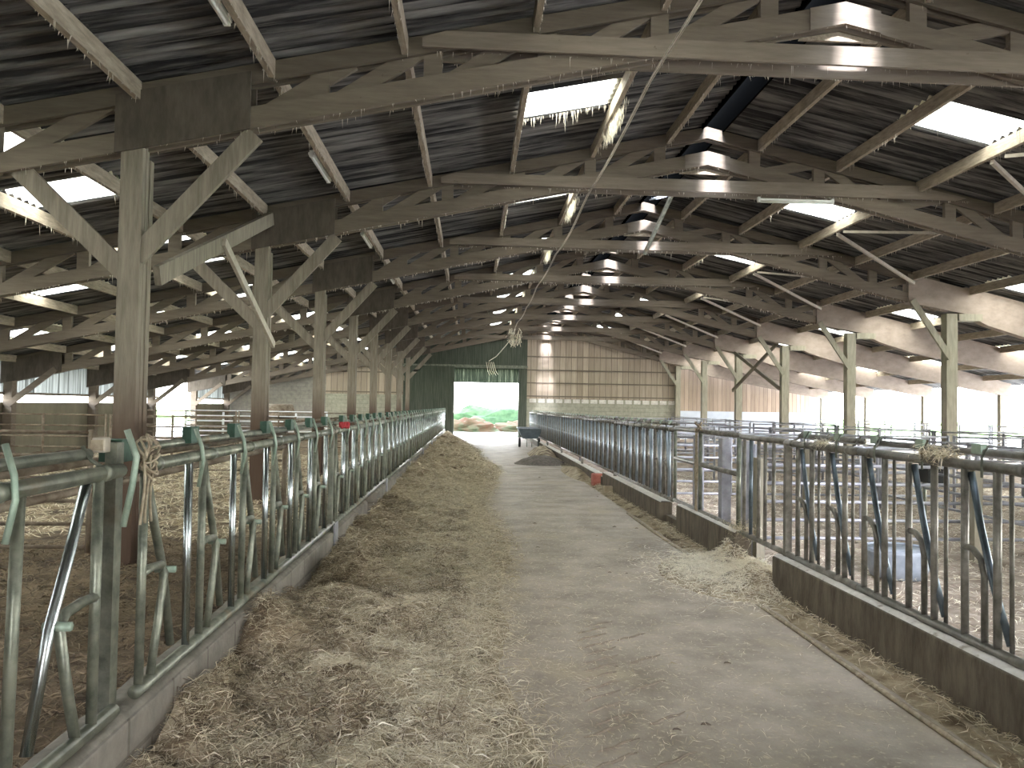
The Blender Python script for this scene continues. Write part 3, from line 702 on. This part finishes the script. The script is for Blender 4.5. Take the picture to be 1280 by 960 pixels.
t = thing('hanging_plank', (4.1, 17, 6.3), 'pale board and dark pole hanging from the ridge before the third truss', 'plank')
MB().beam((3.92, 16.6, 6.36), (4.35, 17.2, 6.62), .25, .03).build('board', 'paleblue', t)
MB().beam((4.33, 16.4, 6.56), (4.05, 18.1, 5.45), .07, .07).build('pole', 'galv', t)

# ------------------------------------------------------------------ aisle objects
# wheelbarrow seen from the front
t = thing('wheelbarrow', (2.5, 33.4, 0), 'blue grey steel wheelbarrow parked at the far end of the aisle', 'wheelbarrow')
mb = MB(); M['barrow'] = mat('slate blue steel', (.14, .18, .21), (.22, .27, .31), rough=.5, metal=.2)
o_ = [(2.02, 33.0, .80), (3.05, 33.0, .80), (3.05, 34.4, .82), (2.02, 34.4, .82)]; i_ = [(2.22, 33.25, .38), (2.85, 33.25, .38), (2.80, 34.1, .38), (2.27, 34.1, .38)]
mb.add(o_+i_, [(0, 1, 5, 4), (1, 2, 6, 5), (2, 3, 7, 6), (3, 0, 4, 7), (4, 5, 6, 7)]); tr = mb.build('tray', 'barrow', t)
sl = tr.modifiers.new('s', 'SOLIDIFY'); sl.thickness = .02
MB().tube([Vector(q) for q in o_+[o_[0]]], .018, 6).build('tray_rim', 'galv_light', t)
for x in (2.08, 2.92):
    MB().tube([(x-.04, 33.2, .2), (x+.04, 33.2, .2)], .2, 16).build('wheel', 'rubber', t)
    MB().tube([(x, 33.2, .2), (x, 33.5, .4), (x, 34.6, .72), (x, 35.0, .78)], .02, 6).build('handle', 'galv', t)
for x in (2.4, 2.62): MB().tube([(x, 33.3, .38), (x, 33.3, .0)], .018, 6).build('leg', 'galv', t)

def moundf(name, m, cx, cy, rx, ry, h, label, cat, seed=0, n=28, rough=.25):
    vs_ = []; fs = []
    for j in range(n+1):
        for i in range(n+1):
            u = i/n*2-1; v = j/n*2-1; r = math.sqrt(u*u+v*v)
            p = max(0, 1-r*r)**1.2; z = h*p*(1+rough*nz(u*4+seed, v*4, seed))+.02*nz(u*14, v*14, seed)*min(1, p*5)
            vs_.append((cx+u*rx, cy+v*ry, z+.004 if p > 0 else -.02))
    for j in range(n):
        for i in range(n): fs.append((j*(n+1)+i, j*(n+1)+i+1, (j+1)*(n+1)+i+1, (j+1)*(n+1)+i))
    mb = MB(); mb.add(vs_, fs, True); o = mb.build(name, m, None, (cx, cy, 0)); tag(o, label, cat, kind='stuff'); return o
moundf('sweepings_pile', 'dung', 2.15, 23.6, .85, .9, .25, 'dark heap of sweepings on the aisle floor in front of the wheelbarrow', 'pile', 3)
o = MB().box(2.72, 2.98, 17.1, 17.36, .0, .27).build('salt_block', 'redblock', None, (2.85, 17.2, 0), bevel=.025); tag(o, 'square red salt block at the foot of the right kerb', 'salt block')
o = MB().box(2.72, 2.98, 15.6, 15.82, .0, .15).build('stone_block', 'tanblock', None, (2.85, 15.7, 0), bevel=.03); tag(o, 'small tan stone block in front of the red salt block', 'block')
# trough in right pen
t = thing('water_trough', (4.6, 8.0, 0), 'round blue grey plastic trough standing behind the right fence', 'trough')
pts = [(4.55, 8.0, .02), (4.55, 8.0, .14), (4.55, 8.0, .28), (4.55, 8.0, .31), (4.55, 8.0, .30), (4.55, 8.0, .10)]
M['plastic'] = mat('blue grey plastic', (.20, .225, .26), (.30, .33, .37), rough=.5, scale=5)
MB().tube(pts, [.27, .31, .34, .35, .31, .27], 24).build('trough_shell', 'plastic', t)
MB().tube([(4.55+.33*math.cos(a), 8+.33*math.sin(a), .31) for a in np.linspace(0, 2*math.pi, 25)], .018, 6).build('rim', 'plastic', t)
o = MB().box(7.2, 7.45, 11.8, 12.05, .65, 1.15); o = o.build('mineral_box', 'rubber', None, (7.3, 11.9, .65))
tag(o, 'small black feed box fixed to the rails in the right pens', 'box')
MB().tube([(7.3, 12.06, 0.0), (7.3, 12.06, .8)], .03, 6).build('bracket', 'galv', None).parent = o
o.children[0].location = (-7.3, -11.9, -.65)

# ------------------------------------------------------------------ hay and straw
def edge(y):
    if y < 18: return .32+.12*math.sin(y*.8)+.1*nz(y*.9, 4)
    if y < 30: return .45+.25*math.sin((y-18)*.5)
    return .3-.1*(y-30)
def hayh(x, y):
    e = edge(y); X0 = -1.46
    if x > e+.4: return -.02
    u = (x-X0)/(e-X0); f = max(0, 1-u)
    b = .02+.07*f**.7
    cl = noise.fractal(Vector((x*1.5, y*1.1, 2)), .9, 2, 3)
    b += max(0, cl+.15)*.20*max(0, min(1, (1.15-u)*1.6))*(.35+.65*f)
    for cx, cy, r, h in ((-1.33, 5.3, .20, .30), (-1.25, 4.3, .22, .05), (-1.1, 6.3, .24, .16), (-1.15, 7.6, .3, .12), (-.75, 4.6, .3, .10), (-1.2, 10.2, .35, .14), (-.5, 6.1, .3, .06)):
        d2 = ((x-cx)/r)**2+((y-cy)/(r*1.2))**2; b += h*math.exp(-d2)
    if y > 13: b += min(1, (y-13)/5)*max(0, 1-abs(u-.35)*1.3)*(.16+.14*noise.noise(Vector((x*1.1, y*.55, 8))))
    b += (.03*nz(x*9, y*9, 1)+.075*max(-.3, noise.fractal(Vector((x*4, y*3.3, 11)), .8, 2, 3)))*min(1, f*2.2)
    if u > .8: b = b*max(0, (1.15-u)/.35)-.012*max(0, (u-.8)/.35)
    return b
hb = grid('hay_windrow', 'hay', -1.46, 1.15, 1.2, 43, 70, 760, hayh, 'stuff', 'long ragged windrow of hay spilled along the foot of the left feed fence', 'hay')
def strands(name, m, n, xf, yf, hf, lmin, lmax, wid, label, cat, parent=None, lift=.03, seed=1, keep=None):
    r = np.random.default_rng(seed); x = xf(r, n); y = yf(r, n)
    if keep is not None:
        k = keep(x, y, r); x = x[k]; y = y[k]; n = len(x)
    z = np.array([hf(a, b) for a, b in zip(x, y)])+r.random(n)*lift
    L = r.uniform(lmin, lmax, n); a = r.uniform(0, 2*np.pi, n); tilt = r.normal(0, .22, n); wd = wid*r.uniform(.6, 1.4, n)
    d = np.stack([np.cos(a)*np.cos(tilt), np.sin(a)*np.cos(tilt), np.sin(tilt)], 1)
    s = np.stack([-np.sin(a), np.cos(a), r.normal(0, .4, n)], 1)*wd[:, None]
    c = np.stack([x, y, z+.006], 1); bend = np.stack([-np.sin(a), np.cos(a), np.zeros(n)], 1)*(r.normal(0, .18, n)*L)[:, None]
    up = np.array([0, 0, 1])*(L*r.uniform(0, .18, n))[:, None]
    p0 = c-d*L[:, None]/2; p2 = c+d*L[:, None]/2; p1 = c+bend+up
    v = np.stack([p0, p1-s, p2, p1+s], 1).reshape(-1, 3)
    v[:, 2] = np.maximum(v[:, 2], .003)
    me = bpy.data.meshes.new(name); me.vertices.add(4*n); me.vertices.foreach_set('co', v.ravel())
    me.loops.add(4*n); me.loops.foreach_set('vertex_index', np.arange(4*n, dtype=np.int32))
    me.polygons.add(n); me.polygons.foreach_set('loop_start', np.arange(0, 4*n, 4, dtype=np.int32))
    try: me.polygons.foreach_set('loop_total', np.full(n, 4, dtype=np.int32))
    except Exception: pass
    me.update(calc_edges=True); me.validate(); me.materials.append(M[m])
    o = bpy.data.objects.new(name, me); C.objects.link(o)
    if parent: o.parent = parent; o['kind'] = 'stuff'
    else: tag(o, label, cat, kind='stuff')
    return o
E0 = np.vectorize(edge)
def in_hay(x, y, r):
    e = E0(y); return r.random(len(x)) < np.clip((e+.25-x)/.5, 0, 1)
hh = lambda a, b: max(hayh(a, b), 0)
U = lambda a, b: (lambda r, n: r.uniform(a, b, n))
strands('hay_strands', 'strand', 52000, U(-1.45, .9), lambda r, n: 2.2+5.8*r.random(n)**1.0, hh, .05, .2, .0020, '', '', hb, seed=2, keep=in_hay)
strands('hay_strands', 'strand', 40000, U(-1.45, .9), U(7.5, 18), hh, .08, .26, .0035, '', '', hb, seed=3, keep=in_hay)
strands('hay_strands', 'strand', 16000, U(-1.45, 1.1), U(17, 42), hh, .12, .36, .007, '', '', hb, seed=4, keep=in_hay)
def patchy(x, y, r): return np.array([nz(a*2.2, b*1.8, 5)+.25*r.normal() > -.25+.55*min(1, (a+1.45)/1.2) for a, b in zip(x, y)])
strands('hay_strands', 'strand_dark', 52000, U(-1.45, .0), U(2.2, 13), hh, .05, .2, .0024, '', '', hb, lift=.04, seed=12, keep=patchy)
strands('hay_strands', 'strand_pale', 26000, lambda r, n: np.minimum(-.25+.45*r.normal(0, 1, n), .9), U(2.2, 16), hh, .05, .17, .0024, '', '', hb, lift=.035, seed=13, keep=lambda x, y, r: in_hay(x, y, r) & (x > -1.4))
strands('loose_straw', 'strand', 11000, lambda r, n: np.minimum(.3+np.abs(r.normal(0, 1.0, n)), 2.6), lambda r, n: 2.6+np.abs(r.normal(0, 9, n)), lambda a, b: 0, .015, .09, .0016, 'loose wisps of straw scattered over the concrete aisle', 'straw', lift=.003, seed=5)
# right-hand straw spill through the kerb gap
def spill(x, y):
    d = ((x-2.75)/.75)**2+((y-8.0)/1.15)**2
    b = max(0, 1-d)*.07
    b += .17*math.exp(-(((x-2.85)/.2)**2+((y-7.55)/.28)**2))+.2*math.exp(-(((x-2.93)/.16)**2+((y-8.5)/.3)**2))
    return b*(1+.5*nz(x*7, y*7))-.004
sb = grid('straw_spill', 'hay', 2.0, 3.5, 6.8, 9.3, 40, 60, spill, 'stuff', 'pale straw spilled through the gap in the right kerb', 'straw')
strands('straw_strands', 'strand_pale', 9000, lambda r, n: 2.7+.33*r.normal(0, 1, n), lambda r, n: 8.0+.55*r.normal(0, 1, n), lambda a, b: max(spill(a, b), 0), .05, .2, .003, '', '', sb, seed=6, keep=lambda x, y, r: (x < 3.6))
def strip(x, y): return .03*max(0, 1-abs(x-2.85)/.2)*(1+.8*nz(x*8, y*5))-.003
hs = grid('hay_strip', 'hay', 2.6, 3.0, 1.5, 30, 12, 400, strip, 'stuff', 'thin strip of chaff lying along the foot of the right kerb', 'hay')
strands('hay_strands', 'strand', 9000, lambda r, n: np.clip(2.85+.1*r.normal(0, 1, n), 2.5, 2.99), U(2.5, 32), lambda a, b: max(strip(a, b), 0), .04, .16, .0025, '', '', hs, seed=7)
moundf('hay_pile', 'hay', 2.55, 27.5, .5, 2.8, .32, 'pale hay heap beside the far right fence, in front of the wheelbarrow', 'hay', 6)
moundf('hay_pile', 'hay', 2.75, 20.2, .3, 2.2, .16, 'brownish hay heap along the right kerb just past the red block', 'hay', 9)
# tyre prints and clods on the concrete
mb = MB(); r = np.random.default_rng(21)
for i in range(15):
    y = 3.75+i*.17; x = .62+.02*i+r.normal()*.02
    for sx in (0, 1) if i % 3 == 0 else (0,):
        pts = [(x+sx*.3+.05*j, y+.035*j+.01*math.sin(j*2+i), .003) for j in range(6)]
        mb.tube(pts, [.004, .009, .008, .010, .007, .003], 5)
o = mb.build('tyre_print', 'mud', None, (.8, 4.8, 0)); tag(o, 'dark tyre tread prints on the aisle floor near the camera', 'tyre print', kind='stuff')
mb = MB()
for i in range(20):
    x = r.uniform(.4, 2.6); y = 3.5+abs(r.normal())*9; q = r.uniform(.006, .02)
    mb.tube([(x-q*1.6, y, .002), (x-q, y+q*.3, .006), (x+q*.4, y, .009), (x+q*1.8, y-q*.3, .002)], [q*.15, q*.35, q*.4, q*.1], 6)
o = mb.build('dirt_clods', 'clod', None, (1.5, 8, 0)); tag(o, 'small dark dirt crumbs scattered over the concrete aisle', 'dirt', kind='stuff')
# pens
strands('bedding_straw', 'strand_dark', 26000, U(-6.5, -1.7), U(3.5, 9.4), lambda a, b: .03+.05*nz(a*1.5, b*1.5)+.05*nz(a*5, b*5, 3), .06, .25, .004, 'soiled bedding straw lying in the nearest left pen', 'straw', seed=8)
strands('bedding_straw', 'strand', 26000, U(-12, -1.8), U(9.6, 25), lambda a, b: .05+.05*nz(a*1.5, b*1.5)+.05*nz(a*5, b*5, 3), .1, .35, .006, 'clean golden bedding straw deeper in the left pens', 'straw', seed=9)
strands('bedding_straw', 'strand_pale', 30000, U(3.25, 12), U(4, 20), lambda a, b: .02+.05*nz(a*1.5, b*1.5, 7)+.05*nz(a*5, b*5, 5), .05, .17, .003, 'pale dry straw litter lying in the right pens', 'straw', seed=10)
# hay caught on the right rail and cobweb fringes
def tuft(x, y, z, rx, ry, rz, n, label, m='strand', ln=.12, name='hay_tuft', drop=0):
    r = np.random.default_rng(int(abs(x*100+y*10))); mb = MB()
    for i in range(n):
        c = Vector((x+r.normal()*rx*.5, y+r.normal()*ry*.5, z+r.normal()*rz*.5-drop*r.random()))
        a = r.uniform(0, 6.28); q = .16 if drop else 1; d = Vector((math.cos(a)*q, math.sin(a)*q, r.normal()*.4*q-(.9 if drop else 0)))*ln*r.uniform(.5, 1.2)
        s = Vector((-math.sin(a), math.cos(a), .3))*.0025*(1 if y < 10 else 2)
        mb.add([c-d/2, c-s+Vector((0, 0, .01)), c+d/2, c+s+Vector((0, 0, .01))], [(0, 1, 2, 3)])
    o = mb.build(name, m, None, (x, y, z)); tag(o, label, 'hay', kind='stuff')
tuft(3.0, 4.8, 1.48, .08, .22, .05, 420, 'bunch of hay caught on the top rail of the nearest right fence panel')
tuft(3.0, 6.45, 1.47, .06, .16, .03, 260, 'pale wisp of hay on the top rail over the short right panel', 'strand_pale')
tuft(3.02, 8.45, .42, .12, .25, .10, 700, 'clump of hay lodged under the rail beside the right gate')
for k in range(-1, 3):
    tuft(2.06, F(k)+3.1, zt(2.02)-.05, .05, .75, .09, 420, 'tan straw tuft added as skylit glow on a left purlin next to the glowing sheet, before the %s truss' % ORD[k+1], 'strand_pale', .17, 'glow_straw_tuft', .1)  # pale strands added to stand in for skylight glow on the fringed purlin
mb = MB(); r = np.random.default_rng(5)
def fr(x, y, z, ln, wd=.004):
    mb.add([(x-wd, y, z), (x+wd, y+wd, z), (x+r.normal()*.01, y, z-ln)], [(0, 1, 2)])
for k in range(0, 4):
    for i in range(420):
        x = r.uniform(-9, 11); fr(x, F(k)+r.choice([-.09, .09]), zb(x)+.002, abs(r.normal())*.05, .004+.003*k)
        if i % 2: x = r.uniform(-.5, 9); fr(x, F(k)+r.choice([-.15, .15]), 5.532, abs(r.normal())*.045, .004+.003*k)
for x in PL[:8]+PR[:5]:
    for i in range(330): fr(x+r.choice([-.034, .034]), r.uniform(4, 25), zt(x)+.004, abs(r.normal())*.06, .005)
for i in range(60):
    x = r.uniform(6.4, 8); fr(x, F(0)+2.15+r.normal()*.02, zt(x)+.22, abs(r.normal())*.22, .008)
    x = r.uniform(.6, 2); fr(x, F(0)+3.05, zt(x)+.22, abs(r.normal())*.12, .006)
o = mb.build('cobweb_fringe', 'lathwood', None, (RX, 10, 5.5)); tag(o, 'dusty cobweb fringe hanging from trusses and purlins', 'cobweb', kind='stuff')

# ------------------------------------------------------------------ outside
def blob(name, m, cx, cy, rx, ry, rz, label, cat, seed):
    mb = MB(); nu, nv = 24, 12; vs_ = []; fs = []
    for j in range(nv+1):
        for i in range(nu):
            a = 2*math.pi*i/nu; b = math.pi/2*j/nv
            d = Vector((math.cos(a)*math.cos(b), math.sin(a)*math.cos(b), math.sin(b)))
            q = 1+.35*noise.fractal(d*2.2+Vector((seed, 0, 0)), .8, 2, 4)
            vs_.append((cx+d.x*rx*q, cy+d.y*ry*q, -.05+d.z*rz*q))
    for j in range(nv):
        for i in range(nu): fs.append((j*nu+i, j*nu+(i+1) % nu, (j+1)*nu+(i+1) % nu, (j+1)*nu+i))
    mb.add(vs_, fs, True); o = mb.build(name, m, None, (cx, cy, 0)); tag(o, label, cat)
blob('earth_mound', 'earth', -.2, 53, 2.0, 1.5, .9, 'reddish earth mound outside, left in the far doorway', 'mound', 1)
blob('earth_mound', 'earth', 3.6, 54, 2.4, 1.5, .7, 'reddish earth mound outside, right in the far doorway', 'mound', 5)
blob('bush', 'bush', 1.6, 58, 5.5, 2, 1.5, 'low green bank of bushes behind the earth mounds outside', 'bush', 9)
